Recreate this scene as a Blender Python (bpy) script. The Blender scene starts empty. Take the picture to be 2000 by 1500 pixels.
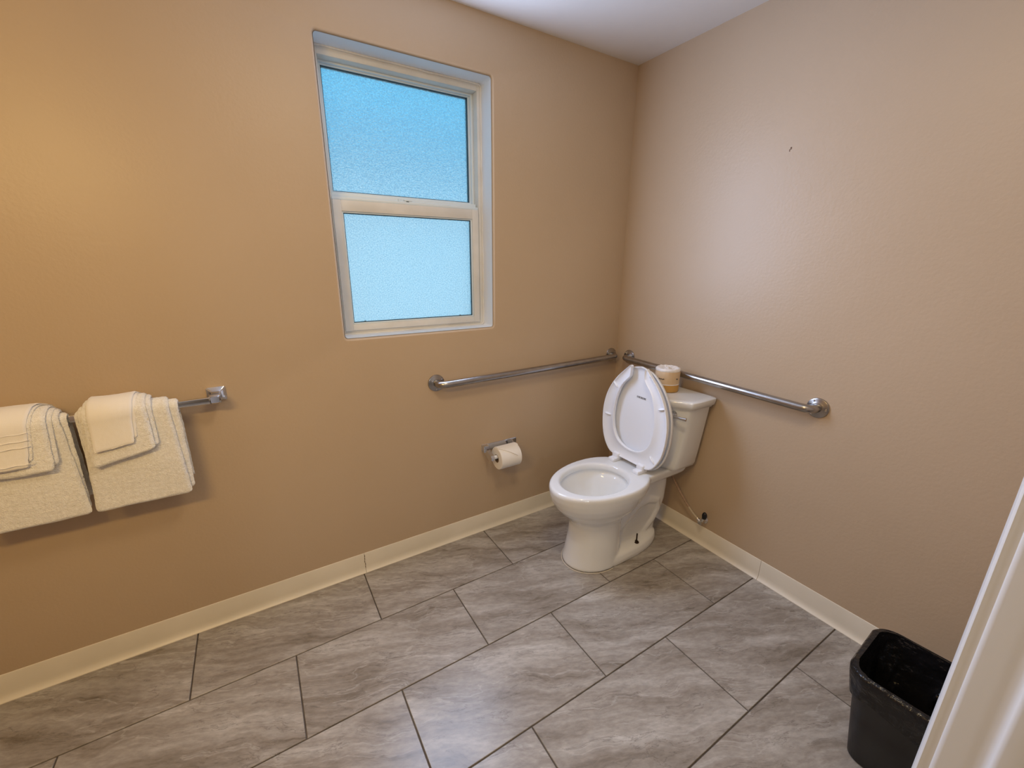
import bpy, bmesh, math, random
from mathutils import Vector, Matrix, noise
random.seed(7)
sc = bpy.context.scene
COL = sc.collection
PI = math.pi

# ---------------------------------------------------------------- camera
F_PX = 813.42
cam_d = bpy.data.cameras.new('camera'); cam = bpy.data.objects.new('camera', cam_d); COL.objects.link(cam)
cam_d.sensor_width = 36.0; cam_d.lens = F_PX / 2000 * 36.0; cam_d.clip_start = 0.02; cam_d.clip_end = 200
yaw, pitch, roll = 0.5519, 0.2824, 0.0051
fw = Vector((math.sin(yaw)*math.cos(pitch), math.cos(yaw)*math.cos(pitch), -math.sin(pitch)))
rt = Vector((math.cos(yaw), -math.sin(yaw), 0)); up = rt.cross(fw)
r2 = rt*math.cos(roll) + up*math.sin(roll); u2 = -rt*math.sin(roll) + up*math.cos(roll)
M = Matrix((r2, u2, -fw)).transposed().to_4x4(); M.translation = Vector((-1.7526, -1.6958, 1.3498))
cam.matrix_world = M
sc.camera = cam

# ---------------------------------------------------------------- daylight, lamps, added fills, exposure
world = bpy.data.worlds.new('world'); sc.world = world; world.use_nodes = True
bg = world.node_tree.nodes['Background']
bg.inputs['Color'].default_value = (0.085, 0.50, 0.80, 1); bg.inputs['Strength'].default_value = 1.7

def lamp(name, kind, loc, energy, color, size=0.1, rot=None, size_y=None):
    d = bpy.data.lights.new(name, kind); d.energy = energy; d.color = color
    if kind == 'AREA':
        d.size = size
        if size_y: d.shape = 'RECTANGLE'; d.size_y = size_y
    elif kind == 'SUN': d.angle = size
    else: d.shadow_soft_size = size
    o = bpy.data.objects.new(name, d); o.location = loc
    if rot: o.rotation_euler = rot
    COL.objects.link(o); return o
lamp('sun', 'SUN', (0, 0, 6), 2.9, (1.0, 0.93, 0.85), 0.05, (math.radians(48), 0, math.radians(-25)))
WARM = (1.0, 0.67, 0.25)
# shaded light bar over the washbasin, on the doorway wall left of the camera
lamp('vanity_light', 'AREA', (-2.42, -1.57, 1.88), 12, WARM, 0.55, (math.radians(46), 0, 0), 0.12)
lamp('ceiling_fill', 'AREA', (-1.25, -1.25, 2.262), 9, (1.0, 0.79, 0.50), 0.32, (0, 0, 0), 0.32)  # unseen overhead fill, added to lift the general level of the room
lamp('window_daylight', 'AREA', (-1.1375, 0.004, 1.566), 24.5, (0.545, 0.685, 1.0), 0.62, (-PI/2, 0, 0), 0.96)
lamp('hall_fill', 'POINT', (-2.2, -3.3, 1.35), 13, (0.84, 0.92, 1.0), 0.12)  # added fill beyond the doorway, cools the jamb and near floor

sc.view_settings.view_transform = 'Standard'; sc.view_settings.look = 'None'
sc.view_settings.gamma = 1.0; sc.view_settings.use_curve_mapping = False
sc.view_settings.exposure = 0.0
sc.cycles.max_bounces = 10; sc.cycles.diffuse_bounces = 6; sc.cycles.transmission_bounces = 8
sc.cycles.sample_clamp_indirect = 6.0
sc.cycles.caustics_refractive = True; sc.cycles.blur_glossy = 0.5

# ---------------------------------------------------------------- materials
def mat(name, color, rough=0.5, metal=0.0, spec=0.5, bump=None, coat=0.0, trans=0.0, ior=1.45, sheen=0.0):
    m = bpy.data.materials.new(name); m.use_nodes = True; nt = m.node_tree
    b = nt.nodes['Principled BSDF']
    b.inputs['Base Color'].default_value = (*color, 1); b.inputs['Roughness'].default_value = rough
    b.inputs['Metallic'].default_value = metal; b.inputs['Specular IOR Level'].default_value = spec
    b.inputs['Coat Weight'].default_value = coat; b.inputs['Transmission Weight'].default_value = trans
    b.inputs['IOR'].default_value = ior; b.inputs['Sheen Weight'].default_value = sheen
    if bump:                                          # list of (scale, detail, strength, distance)
        prev = None; tc = nt.nodes.new('ShaderNodeTexCoord')
        for s, det, st, dist in bump:
            n = nt.nodes.new('ShaderNodeTexNoise'); n.inputs['Scale'].default_value = s; n.inputs['Detail'].default_value = det
            nt.links.new(tc.outputs['Object'], n.inputs['Vector'])
            bp = nt.nodes.new('ShaderNodeBump'); bp.inputs['Strength'].default_value = st; bp.inputs['Distance'].default_value = dist
            nt.links.new(n.outputs['Fac'], bp.inputs['Height'])
            if prev: nt.links.new(prev.outputs['Normal'], bp.inputs['Normal'])
            prev = bp
        nt.links.new(prev.outputs['Normal'], b.inputs['Normal'])
    return m

def mottled(name, c1, c2, scale, rough, bump, lo=0.35, hi=0.65, **k):
    m = mat(name, c1, rough, bump=bump, **k); nt = m.node_tree; b = nt.nodes['Principled BSDF']
    tc = nt.nodes.new('ShaderNodeTexCoord'); n = nt.nodes.new('ShaderNodeTexNoise')
    n.inputs['Scale'].default_value = scale; n.inputs['Detail'].default_value = 4
    nt.links.new(tc.outputs['Object'], n.inputs['Vector'])
    r = nt.nodes.new('ShaderNodeValToRGB'); r.color_ramp.elements[0].position = lo; r.color_ramp.elements[1].position = hi
    r.color_ramp.elements[0].color = (*c1, 1); r.color_ramp.elements[1].color = (*c2, 1)
    nt.links.new(n.outputs['Fac'], r.inputs['Fac']); nt.links.new(r.outputs['Color'], b.inputs['Base Color'])
    return m

PAINT = mottled('tan_wall_paint', (0.496, 0.379, 0.260), (0.520, 0.400, 0.278), 1.6, 0.40, [(95, 3, 0.42, 0.0014), (14, 2, 0.25, 0.002)])
CEIL = mottled('white_ceiling_paint', (0.72, 0.70, 0.67), (0.76, 0.74, 0.71), 2.0, 0.6, [(60, 3, 0.3, 0.0012)])
REVEAL = mat('blue_lit_reveal_paint', (0.80, 0.85, 0.94), 0.45, bump=[(60, 2, 0.2, 0.001)])  # white paint with the panes' blue light mixed into its colour
VINYL = mottled('offwhite_window_vinyl', (0.64, 0.63, 0.60), (0.72, 0.71, 0.68), 9, 0.4, [(30, 2, 0.15, 0.001)])
BEADV = mat('blue_lit_glazing_bead', (0.68, 0.77, 0.83), 0.35)  # white vinyl, blue cast of the window light put into the base colour
GASKET = mat('dark_gasket', (0.02, 0.06, 0.09), 0.5)
BASEB = mottled('cream_baseboard', (0.74, 0.69, 0.58), (0.80, 0.75, 0.64), 5, 0.38, [(40, 2, 0.1, 0.001)])
GROUT = mottled('brown_grout', (0.085, 0.068, 0.055), (0.12, 0.10, 0.08), 20, 0.85, [(300, 2, 0.4, 0.001)])
CHINA = mat('white_china', (0.77, 0.79, 0.80), 0.09, coat=0.3)
PLAST = mat('white_seat_plastic', (0.82, 0.85, 0.90), 0.22)
CHROME = mat('chrome', (0.72, 0.73, 0.75), 0.12, 1.0)
STEEL = mottled('brushed_stainless', (0.36, 0.34, 0.32), (0.43, 0.41, 0.39), 30, 0.27, None, metal=1.0)
WATER = mat('water', (0.75, 0.80, 0.78), 0.02, trans=0.9, ior=1.33)
RUST = mat('rusty_bolt', (0.045, 0.028, 0.018), 0.7, 0.6)
TERRY = mottled('cream_terry', (0.86, 0.84, 0.78), (0.96, 0.95, 0.90), 160, 0.95, [(380, 3, 0.7, 0.005), (110, 2, 0.35, 0.004)], sheen=0.4)
WOVEN = mat('cream_flat_weave', (0.86, 0.83, 0.77), 0.9, bump=[(700, 2, 0.4, 0.001)], sheen=0.3)
TISSUE = mat('white_tissue', (0.86, 0.84, 0.80), 0.95, bump=[(260, 3, 0.35, 0.001)])
KRAFT = mottled('kraft_wrap', (0.62, 0.45, 0.27), (0.68, 0.51, 0.33), 12, 0.6, [(60, 3, 0.3, 0.001)])
GOLD = mottled('golden_band_wrap', (0.50, 0.27, 0.06), (0.56, 0.31, 0.08), 12, 0.55, [(60, 3, 0.3, 0.001)])
WRAPW = mottled('white_wrap_paper', (0.72, 0.68, 0.64), (0.86, 0.82, 0.78), 60, 0.55, [(70, 4, 0.9, 0.003)])
INK = mat('dark_print', (0.07, 0.06, 0.06), 0.6)
INKG = mat('grey_print', (0.12, 0.13, 0.16), 0.6)
BINP = mat('black_bin_plastic', (0.012, 0.011, 0.012), 0.42, bump=[(400, 2, 0.2, 0.0005)])
LINER = mat('black_bag_film', (0.008, 0.008, 0.009), 0.18, bump=[(24, 4, 0.6, 0.02)])
FOIL = mat('blue_wrapper', (0.03, 0.12, 0.22), 0.2, 0.3, bump=[(60, 3, 0.6, 0.005)])
CARD = mat('brown_card', (0.14, 0.05, 0.02), 0.6)
HOSE = mottled('braided_hose', (0.30, 0.19, 0.12), (0.42, 0.30, 0.21), 220, 0.45, [(500, 1, 0.8, 0.001)])
CONN = mat('beige_connector', (0.50, 0.42, 0.30), 0.5)
BLACKP = mat('black_knob', (0.01, 0.01, 0.012), 0.3)
TRIMW = mat('white_gloss_trim', (0.70, 0.71, 0.72), 0.3, bump=[(25, 2, 0.12, 0.001)])
DARKCORE = mat('cardboard_core', (0.22, 0.15, 0.09), 0.9)
STUCCO = mottled('pale_stucco', (0.74, 0.76, 0.76), (0.80, 0.82, 0.82), 4, 0.9, [(80, 3, 0.4, 0.003)])
SHINGLE = mottled('dark_shingle', (0.20, 0.16, 0.22), (0.27, 0.22, 0.29), 6, 0.9, [(40, 3, 0.5, 0.01)])
CONCRETE = mottled('pale_concrete', (0.55, 0.56, 0.56), (0.62, 0.63, 0.62), 3, 0.9, [(60, 3, 0.4, 0.003)])

def frosted():
    m = bpy.data.materials.new('frosted_glass'); m.use_nodes = True; nt = m.node_tree
    nt.nodes.remove(nt.nodes['Principled BSDF']); out = nt.nodes['Material Output']
    tc = nt.nodes.new('ShaderNodeTexCoord'); n = nt.nodes.new('ShaderNodeTexNoise')
    n.inputs['Scale'].default_value = 170; n.inputs['Detail'].default_value = 3; n.inputs['Roughness'].default_value = 0.6
    nt.links.new(tc.outputs['Object'], n.inputs['Vector'])
    bp = nt.nodes.new('ShaderNodeBump'); bp.inputs['Strength'].default_value = 0.9; bp.inputs['Distance'].default_value = 0.0045
    nt.links.new(n.outputs['Fac'], bp.inputs['Height'])
    g = nt.nodes.new('ShaderNodeBsdfRefraction'); g.inputs['Roughness'].default_value = 0.17; g.inputs['IOR'].default_value = 1.25
    g.inputs['Color'].default_value = (0.93, 0.97, 0.98, 1)
    t = nt.nodes.new('ShaderNodeBsdfTranslucent'); t.inputs['Color'].default_value = (0.93, 0.97, 0.98, 1)
    gl = nt.nodes.new('ShaderNodeBsdfGlossy'); gl.inputs['Roughness'].default_value = 0.25; gl.inputs['Color'].default_value = (1, 1, 1, 1)
    rp = nt.nodes.new('ShaderNodeValToRGB'); rp.color_ramp.elements[0].position = 0.36; rp.color_ramp.elements[1].position = 0.62
    rp.color_ramp.elements[0].color = (0.70, 0.80, 0.86, 1); rp.color_ramp.elements[1].color = (1, 1, 1, 1)   # etched grain of the glass
    n2 = nt.nodes.new('ShaderNodeTexNoise'); n2.inputs['Scale'].default_value = 240; n2.inputs['Detail'].default_value = 2
    nt.links.new(tc.outputs['Object'], n2.inputs['Vector']); nt.links.new(n2.outputs['Fac'], rp.inputs['Fac'])
    nt.links.new(rp.outputs['Color'], g.inputs['Color'])
    for s in (g, gl): nt.links.new(bp.outputs['Normal'], s.inputs['Normal'])
    m1 = nt.nodes.new('ShaderNodeMixShader'); m1.inputs[0].default_value = 0.22
    nt.links.new(g.outputs[0], m1.inputs[1]); nt.links.new(t.outputs[0], m1.inputs[2])
    m2 = nt.nodes.new('ShaderNodeMixShader'); m2.inputs[0].default_value = 0.05
    nt.links.new(m1.outputs[0], m2.inputs[1]); nt.links.new(gl.outputs[0], m2.inputs[2])
    nt.links.new(m2.outputs[0], out.inputs['Surface'])
    return m
FROST = frosted()

def tile_material():
    m = mat('stone_look_tile', (0.3, 0.28, 0.26), 0.3); nt = m.node_tree; b = nt.nodes['Principled BSDF']
    L = nt.links.new; N = nt.nodes.new
    tc = N('ShaderNodeTexCoord'); oi = N('ShaderNodeObjectInfo')
    off = N('ShaderNodeMath'); off.operation = 'MULTIPLY'; off.inputs[1].default_value = 37.0; L(oi.outputs['Random'], off.inputs[0])
    mp = N('ShaderNodeMapping'); mp.vector_type = 'TEXTURE'; mp.inputs['Rotation'].default_value = (0, 0, math.radians(-24)); mp.inputs['Scale'].default_value = (0.42, 0.072, 0.5)
    L(tc.outputs['Object'], mp.inputs['Vector'])
    # warp
    w = N('ShaderNodeTexNoise'); w.noise_dimensions = '4D'; w.inputs['Scale'].default_value = 5.0; w.inputs['Detail'].default_value = 3
    L(tc.outputs['Object'], w.inputs['Vector']); L(off.outputs[0], w.inputs['W'])
    ws = N('ShaderNodeVectorMath'); ws.operation = 'MULTIPLY_ADD'; ws.inputs[1].default_value = (0.9, 1.5, 0)
    L(w.outputs['Color'], ws.inputs[0]); L(mp.outputs[0], ws.inputs[2])
    def nz(scale, detail, rough, wsel=1.0, dim='4D'):
        n = N('ShaderNodeTexNoise'); n.noise_dimensions = dim; n.inputs['Scale'].default_value = scale
        n.inputs['Detail'].default_value = detail; n.inputs['Roughness'].default_value = rough
        L(ws.outputs[0], n.inputs['Vector']); L(off.outputs[0], n.inputs['W']); return n
    a = nz(1.1, 8, 0.62)
    r = N('ShaderNodeValToRGB'); L(a.outputs['Fac'], r.inputs['Fac']); e = r.color_ramp.elements
    e[0].position = 0.30; e[0].color = (0.180, 0.153, 0.120, 1); e[1].position = 0.74; e[1].color = (0.56, 0.545, 0.52, 1)
    x = e.new(0.45); x.color = (0.300, 0.270, 0.238, 1); x = e.new(0.58); x.color = (0.400, 0.375, 0.345, 1)
    # pale veins: thin band where a second noise crosses its middle
    v = nz(0.62, 6, 0.55)
    sb = N('ShaderNodeMath'); sb.operation = 'SUBTRACT'; sb.inputs[1].default_value = 0.5; L(v.outputs['Fac'], sb.inputs[0])
    ab = N('ShaderNodeMath'); ab.operation = 'ABSOLUTE'; L(sb.outputs[0], ab.inputs[0])
    vr = N('ShaderNodeMapRange'); vr.inputs['From Min'].default_value = 0.0; vr.inputs['From Max'].default_value = 0.009
    vr.inputs['To Min'].default_value = 0.30; vr.inputs['To Max'].default_value = 0.0; L(ab.outputs[0], vr.inputs['Value'])
    mx = N('ShaderNodeMix'); mx.data_type = 'RGBA'; L(vr.outputs[0], mx.inputs[0]); L(r.outputs['Color'], mx.inputs[6])
    mx.inputs[7].default_value = (0.62, 0.61, 0.59, 1)
    # thin dark cracks
    c = nz(1.7, 7, 0.6)
    sb2 = N('ShaderNodeMath'); sb2.operation = 'SUBTRACT'; sb2.inputs[1].default_value = 0.43; L(c.outputs['Fac'], sb2.inputs[0])
    ab2 = N('ShaderNodeMath'); ab2.operation = 'ABSOLUTE'; L(sb2.outputs[0], ab2.inputs[0])
    vr2 = N('ShaderNodeMapRange'); vr2.inputs['From Max'].default_value = 0.010; vr2.inputs['To Min'].default_value = 0.5; vr2.inputs['To Max'].default_value = 0.0
    L(ab2.outputs[0], vr2.inputs['Value'])
    mx2 = N('ShaderNodeMix'); mx2.data_type = 'RGBA'; L(vr2.outputs[0], mx2.inputs[0]); L(mx.outputs[2], mx2.inputs[6])
    mx2.inputs[7].default_value = (0.10, 0.085, 0.072, 1)
    fn = N('ShaderNodeTexNoise'); fn.inputs['Scale'].default_value = 62; fn.inputs['Detail'].default_value = 5; fn.inputs['Roughness'].default_value = 0.7
    fm = N('ShaderNodeMapping'); fm.vector_type = 'TEXTURE'; fm.inputs['Rotation'].default_value = (0, 0, math.radians(-24)); fm.inputs['Scale'].default_value = (2.2, 0.8, 1)
    L(tc.outputs['Object'], fm.inputs['Vector']); L(fm.outputs[0], fn.inputs['Vector'])
    fr = N('ShaderNodeMapRange'); fr.inputs['From Min'].default_value = 0.3; fr.inputs['From Max'].default_value = 0.7
    fr.inputs['To Min'].default_value = 0.80; fr.inputs['To Max'].default_value = 1.20; L(fn.outputs['Fac'], fr.inputs['Value'])
    mu = N('ShaderNodeMix'); mu.data_type = 'RGBA'; mu.blend_type = 'MULTIPLY'; mu.inputs[0].default_value = 1.0
    L(mx2.outputs[2], mu.inputs[6]); L(fr.outputs[0], mu.inputs[7])
    L(mu.outputs[2], b.inputs['Base Color'])
    rr = N('ShaderNodeMapRange'); rr.inputs['To Min'].default_value = 0.22; rr.inputs['To Max'].default_value = 0.36; L(a.outputs['Fac'], rr.inputs['Value'])
    L(rr.outputs[0], b.inputs['Roughness'])
    bp = N('ShaderNodeBump'); bp.inputs['Strength'].default_value = 0.25; bp.inputs['Distance'].default_value = 0.003
    L(a.outputs['Fac'], bp.inputs['Height']); L(bp.outputs['Normal'], b.inputs['Normal'])
    return m
TILE = tile_material()

# ---------------------------------------------------------------- helpers
def obj(name, bm, m, parent=None, smooth=True, loc=None, angle=35):
    bmesh.ops.recalc_face_normals(bm, faces=bm.faces)
    me = bpy.data.meshes.new(name); bm.to_mesh(me); bm.free()
    me.materials.append(m)
    o = bpy.data.objects.new(name, me); COL.objects.link(o)
    if loc is not None: o.location = loc
    if parent: o.parent = parent
    if smooth:
        me.polygons.foreach_set('use_smooth', [True]*len(me.polygons))
        me.set_sharp_from_angle(angle=math.radians(angle))
    return o
def empty(name, loc=(0, 0, 0)):
    o = bpy.data.objects.new(name, None); o.location = loc; o.empty_display_size = 0.05; COL.objects.link(o); return o
def tag(o, label=None, cat=None, group=None, kind=None):
    if label: o['label'] = label
    if cat: o['category'] = cat
    if group: o['group'] = group
    if kind: o['kind'] = kind
    return o
def box(bm, x0, x1, y0, y1, z0, z1, bev=0.0, seg=2):
    t = bmesh.new(); bmesh.ops.create_cube(t, size=1)
    for v in t.verts: v.co = Vector(((x0+x1)/2 + v.co.x*(x1-x0), (y0+y1)/2 + v.co.y*(y1-y0), (z0+z1)/2 + v.co.z*(z1-z0)))
    if bev > 0: bmesh.ops.bevel(t, geom=t.edges[:], offset=bev, segments=seg, affect='EDGES', profile=0.5)
    merge(bm, t); return bm
def merge(bm, t, mtx=None):
    if mtx is not None: t.transform(mtx)
    me = bpy.data.meshes.new('tmp'); t.to_mesh(me); t.free(); bm.from_mesh(me); bpy.data.meshes.remove(me)
def loft(bm, rings, cap0=True, cap1=True, closed=True):
    rs = [[bm.verts.new(p) for p in r] for r in rings]
    n = len(rs[0])
    for a, b in zip(rs, rs[1:]):
        for i in range(n if closed else n-1):
            j = (i+1) % n
            bm.faces.new((a[i], a[j], b[j], b[i]))
    if cap0: bm.faces.new(rs[0][::-1])
    if cap1: bm.faces.new(rs[-1])
    return rs
def tube(bm, pts, r, seg=16, caps=True, rads=None):
    pts = [Vector(p) for p in pts]; rings = []; nrm = None
    for i, p in enumerate(pts):
        d = (pts[min(i+1, len(pts)-1)] - pts[max(i-1, 0)]).normalized()
        if nrm is None:
            nrm = d.orthogonal().normalized()
        else:
            nrm = (nrm - d*nrm.dot(d)).normalized()
        b = d.cross(nrm); rr = rads[i] if rads else r
        rings.append([p + nrm*rr*math.cos(2*PI*k/seg) + b*rr*math.sin(2*PI*k/seg) for k in range(seg)])
    loft(bm, rings, caps, caps)
def lathe(bm, prof, seg=32, mtx=None):                # prof: (r, h) along +z
    t = bmesh.new()
    rings = [[Vector((r*math.cos(2*PI*k/seg), r*math.sin(2*PI*k/seg), h)) for k in range(seg)] for r, h in prof]
    loft(t, rings, prof[0][0] > 1e-5, prof[-1][0] > 1e-5)
    bmesh.ops.remove_doubles(t, verts=t.verts, dist=1e-6)
    merge(bm, t, mtx)
def arc(c, u, v, r, a0, a1, n):
    return [Vector(c) + Vector(u)*r*math.cos(a0+(a1-a0)*k/n) + Vector(v)*r*math.sin(a0+(a1-a0)*k/n) for k in range(n+1)]
def rrect(hx, hy, r, seg=6, cx=0, cy=0):
    out = []
    for sx, sy, a in ((1, 1, 0), (-1, 1, PI/2), (-1, -1, PI), (1, -1, 1.5*PI)):
        for k in range(seg+1):
            t = a + PI/2*k/seg
            out.append((cx + sx*(hx-r) + r*math.cos(t), cy + sy*(hy-r) + r*math.sin(t)))
    return out
RX = Matrix.Rotation(PI/2, 4, 'X')                   # +z -> -y
RYm = Matrix.Rotation(-PI/2, 4, 'Y')                 # +z -> -x

# ---------------------------------------------------------------- setting: walls, ceiling
H = 2.27; XL = -3.30; YF = -1.662
WX0, WX1, WZ0, WZ1 = -1.4654, -0.8096, 1.0633, 2.0681; WD = 0.095
def hole_ring(y, grow, r=0.012):
    return [Vector((x, y, z)) for x, z in rrect((WX1-WX0)/2+grow, (WZ1-WZ0)/2+grow, r+max(grow, 0), 4, (WX0+WX1)/2, (WZ0+WZ1)/2)]
def window_wall():
    bm = bmesh.new(); R = 0.010
    rings = [hole_ring(R*(1-math.cos(a)), R*(1-math.sin(a))) for a in [PI/2*k/5 for k in range(6)]]
    # ring 0 lies on the wall face, enlarged by R; the last lies at the opening
    rs = loft(bm, rings + [hole_ring(0.20, 0)], False, False)
    def plate(y, ring):
        c = [bm.verts.new((x, y, z)) for x, z in ((XL-0.12, -0.02), (0.14, -0.02), (0.14, H+0.05), (XL-0.12, H+0.05))]
        oe = [bm.edges.new((c[i], c[(i+1) % 4])) for i in range(4)]
        ie = [bm.edges.get((ring[i], ring[(i+1) % len(ring)])) for i in range(len(ring))]
        bmesh.ops.triangle_fill(bm, edges=oe+ie, use_beauty=True); return c
    a = plate(0, rs[0]); b = plate(0.20, rs[-1])
    for i in range(4): bm.faces.new((a[i], a[(i+1) % 4], b[(i+1) % 4], b[i]))
    o = obj('wall_north', bm, PAINT, angle=30); tag(o, kind='structure', label='tan painted wall holding the frosted window')
    return o
window_wall()
def wall(name, x0, x1, y0, y1, z0=-0.02, z1=H+0.05, m=PAINT, label=None):
    bm = bmesh.new(); box(bm, x0, x1, y0, y1, z0, z1); o = obj(name, bm, m, smooth=False); tag(o, label=label, kind='structure'); return o
wall('wall_east', 0, 0.14, -3.75, 0, label='tan painted wall behind the toilet tank')
wall('wall_west', XL-0.12, XL, -3.75, 0)
wall('wall_hall_south', XL-0.12, 0.14, -3.87, -3.75)
# wall with the doorway the photograph was taken from
DX0, DX1, DZ = -2.06, -1.185, 2.04
bm = bmesh.new()
box(bm, XL, DX0-0.018, YF-0.115, YF, -0.02, H+0.05); box(bm, DX1+0.018, 0, YF-0.115, YF, -0.02, H+0.05)
box(bm, DX0-0.018, DX1+0.018, YF-0.115, YF, DZ+0.018, H+0.05)
tag(obj('wall_south', bm, PAINT, smooth=False), kind='structure')
bm = bmesh.new(); box(bm, XL-0.12, 0.14, -3.87, 0.16, H, H+0.1)
tag(obj('ceiling', bm, CEIL, smooth=False), kind='structure', label='white ceiling, a corner of it in view at the top')

# ---------------------------------------------------------------- floor and its tiles
bm = bmesh.new(); box(bm, XL-0.12, 0.14, -3.87, 0.16, -0.12, -0.0035)
floor = tag(obj('floor', bm, GROUT, smooth=False), kind='structure', label='grey-brown stone-look tiled floor with dark grout')
ROWS = [0.02, -0.3073, -0.6265, -0.9424, -1.2610, -1.5790, -1.8970]
OFFS = [-0.279, -0.581, -0.297, -0.604, -0.312, -0.604]
G = 0.0021; P = 0.6085
for ri in range(6):
    y1, y0 = ROWS[ri], ROWS[ri+1]
    x1 = OFFS[ri] + P
    while x1 > XL - 0.1:
        x0 = x1 - P
        a, b = max(x0, XL-0.05)+G, min(x1, 0.0)-G
        if b - a > 0.03:
            cx, cy = (a+b)/2, (y0+y1)/2
            bm = bmesh.new(); hx, hy = (b-a)/2, (y1-y0)/2 - G
            top = [Vector((sx*(hx-0.0012), sy*(hy-0.0012), 0)) for sx, sy in ((-1, -1), (1, -1), (1, 1), (-1, 1))]
            mid = [Vector((sx*hx, sy*hy, -0.0012)) for sx, sy in ((-1, -1), (1, -1), (1, 1), (-1, 1))]
            low = [Vector((sx*hx, sy*hy, -0.006)) for sx, sy in ((-1, -1), (1, -1), (1, 1), (-1, 1))]
            loft(bm, [low, mid, top])
            t = obj('tile', bm, TILE, floor, smooth=False, loc=(cx, cy, 0))
        x1 = x0
# hallway floor behind the doorway
bm = bmesh.new(); box(bm, XL, 0, -3.75, -1.90, -0.0036, 0.0)
tag(obj('floor_hall', bm, mottled('hall_floor', (0.30, 0.26, 0.22), (0.36, 0.32, 0.28), 3, 0.5, None), smooth=False), kind='structure')

# ---------------------------------------------------------------- baseboards (cove profile with a flared toe)
BASEP = [(0.0, 0.0), (0.0155, 0.0), (0.0150, 0.0025), (0.0105, 0.006), (0.0062, 0.0125), (0.0042, 0.020), (0.0036, 0.030), (0.0036, 0.090), (0.0022, 0.0945), (0.0, 0.0955)]
def baseboard(name, pts, nrm, pieces, label):
    """pts: start/end on the wall line, nrm: into the room"""
    a, b = Vector(pts[0]), Vector(pts[1]); n = Vector(nrm); root = empty(name, a); L = (b-a).length; d = (b-a)/L
    tag(root, kind='structure', label=label)
    cuts = [0.0] + pieces + [L]
    for k, (s0, s1) in enumerate(zip(cuts, cuts[1:])):
        bm = bmesh.new(); g = 0.0006
        loft(bm, [[d*s + n*p + Vector((0, 0, q)) for p, q in BASEP] for s in (s0+g*(k > 0), s1-g*(s1 < L))])
        obj('board', bm, BASEB, root, angle=25)
baseboard('baseboard_north', ((XL, -0.0002, 0.0002), (0, -0.0002, 0.0002)), (0, -1, 0), [XL*-1-1.485], 'cream baseboard under the window wall with a butt joint')
baseboard('baseboard_east', ((-0.0002, -0.004, 0.0002), (-0.0002, YF, 0.0002)), (-1, 0, 0), [0.953], 'cream baseboard along the wall behind the toilet')
baseboard('baseboard_south', ((0, YF+0.0002, 0.0002), (DX1+0.07, YF+0.0002, 0.0002)), (0, 1, 0), [], 'cream baseboard behind the bin')
# dirt mark in the butt joint
bm = bmesh.new()
for k in range(5):
    z = 0.02 + 0.014*k; box(bm, -1.4862+0.0012*math.sin(k*2.1), -1.4838+0.0012*math.sin(k*2.1), -0.0046, -0.0034, z, z+0.011)
tag(obj('stain', bm, mat('brown_dirt', (0.20, 0.13, 0.07), 0.9), bpy.data.objects['baseboard_north'], smooth=False, loc=(-XL, 0, 0)))

# ---------------------------------------------------------------- window
win = empty('window_1', ((WX0+WX1)/2, 0.0, WZ0)); tag(win, kind='structure', label='white single-hung window with two frosted panes')
def wobj(name, bm, m, **k):
    bm.transform(Matrix.Translation(-win.location)); return obj(name, bm, m, win, **k)
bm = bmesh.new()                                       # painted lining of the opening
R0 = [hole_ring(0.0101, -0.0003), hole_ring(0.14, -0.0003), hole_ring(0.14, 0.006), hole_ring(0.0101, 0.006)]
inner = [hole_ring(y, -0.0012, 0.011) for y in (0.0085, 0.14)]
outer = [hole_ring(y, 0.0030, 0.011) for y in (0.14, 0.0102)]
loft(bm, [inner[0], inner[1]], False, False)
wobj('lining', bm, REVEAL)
def frame_mb(bm, x0, x1, z0, z1, w, y0, y1, bev=0.002, wb=None, wt=None):
    wb = wb or w; wt = wt or w
    box(bm, x0, x0+w, y0, y1, z0, z1, bev); box(bm, x1-w, x1, y0, y1, z0, z1, bev)
    box(bm, x0+w-0.001, x1-w+0.001, y0+0.0004, y1, z0, z0+wb, bev); box(bm, x0+w-0.001, x1-w+0.001, y0+0.0004, y1, z1-wt, z1, bev)
fx0, fx1, fz0, fz1 = WX0+0.002, WX1-0.002, WZ0+0.002, WZ1-0.002
bm = bmesh.new(); frame_mb(bm, fx0, fx1, fz0, fz1, 0.019, WD, WD+0.10, 0.0025, wt=0.028, wb=0.022); wobj('frame', bm, VINYL)
# caulk bead around the frame
bm = bmesh.new()
ring = hole_ring(WD-0.001, -0.004, 0.012)
n = len(ring)
pts = [p + Vector((0.0008*noise.noise(p*30), 0, 0.0008*noise.noise(p*25+Vector((9, 0, 0))))) for p in ring]
dense = []
for i in range(n):
    a, b = pts[i], pts[(i+1) % n]; m_ = max(1, int((b-a).length/0.02))
    for k in range(m_):
        q = a.lerp(b, k/m_); dense.append(q + Vector((noise.noise(q*18)*0.0022, 0, noise.noise(q*18+Vector((5, 5, 5)))*0.0022)))
loftr = []
for i, q in enumerate(dense):
    c = Vector(((WX0+WX1)/2, q.y, (WZ0+WZ1)/2)); t = (dense[(i+1) % len(dense)]-dense[i-1]).normalized(); s = Vector((0, 1, 0)); o_ = t.cross(s)
    loftr.append([q + (o_*math.cos(a)+s*math.sin(a))*0.0042 for a in [2*PI*j/8 for j in range(8)]])
loftr.append(loftr[0]); loft(bm, loftr, False, False); bmesh.ops.remove_doubles(bm, verts=bm.verts, dist=1e-6)
wobj('caulk', bm, VINYL)
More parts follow.
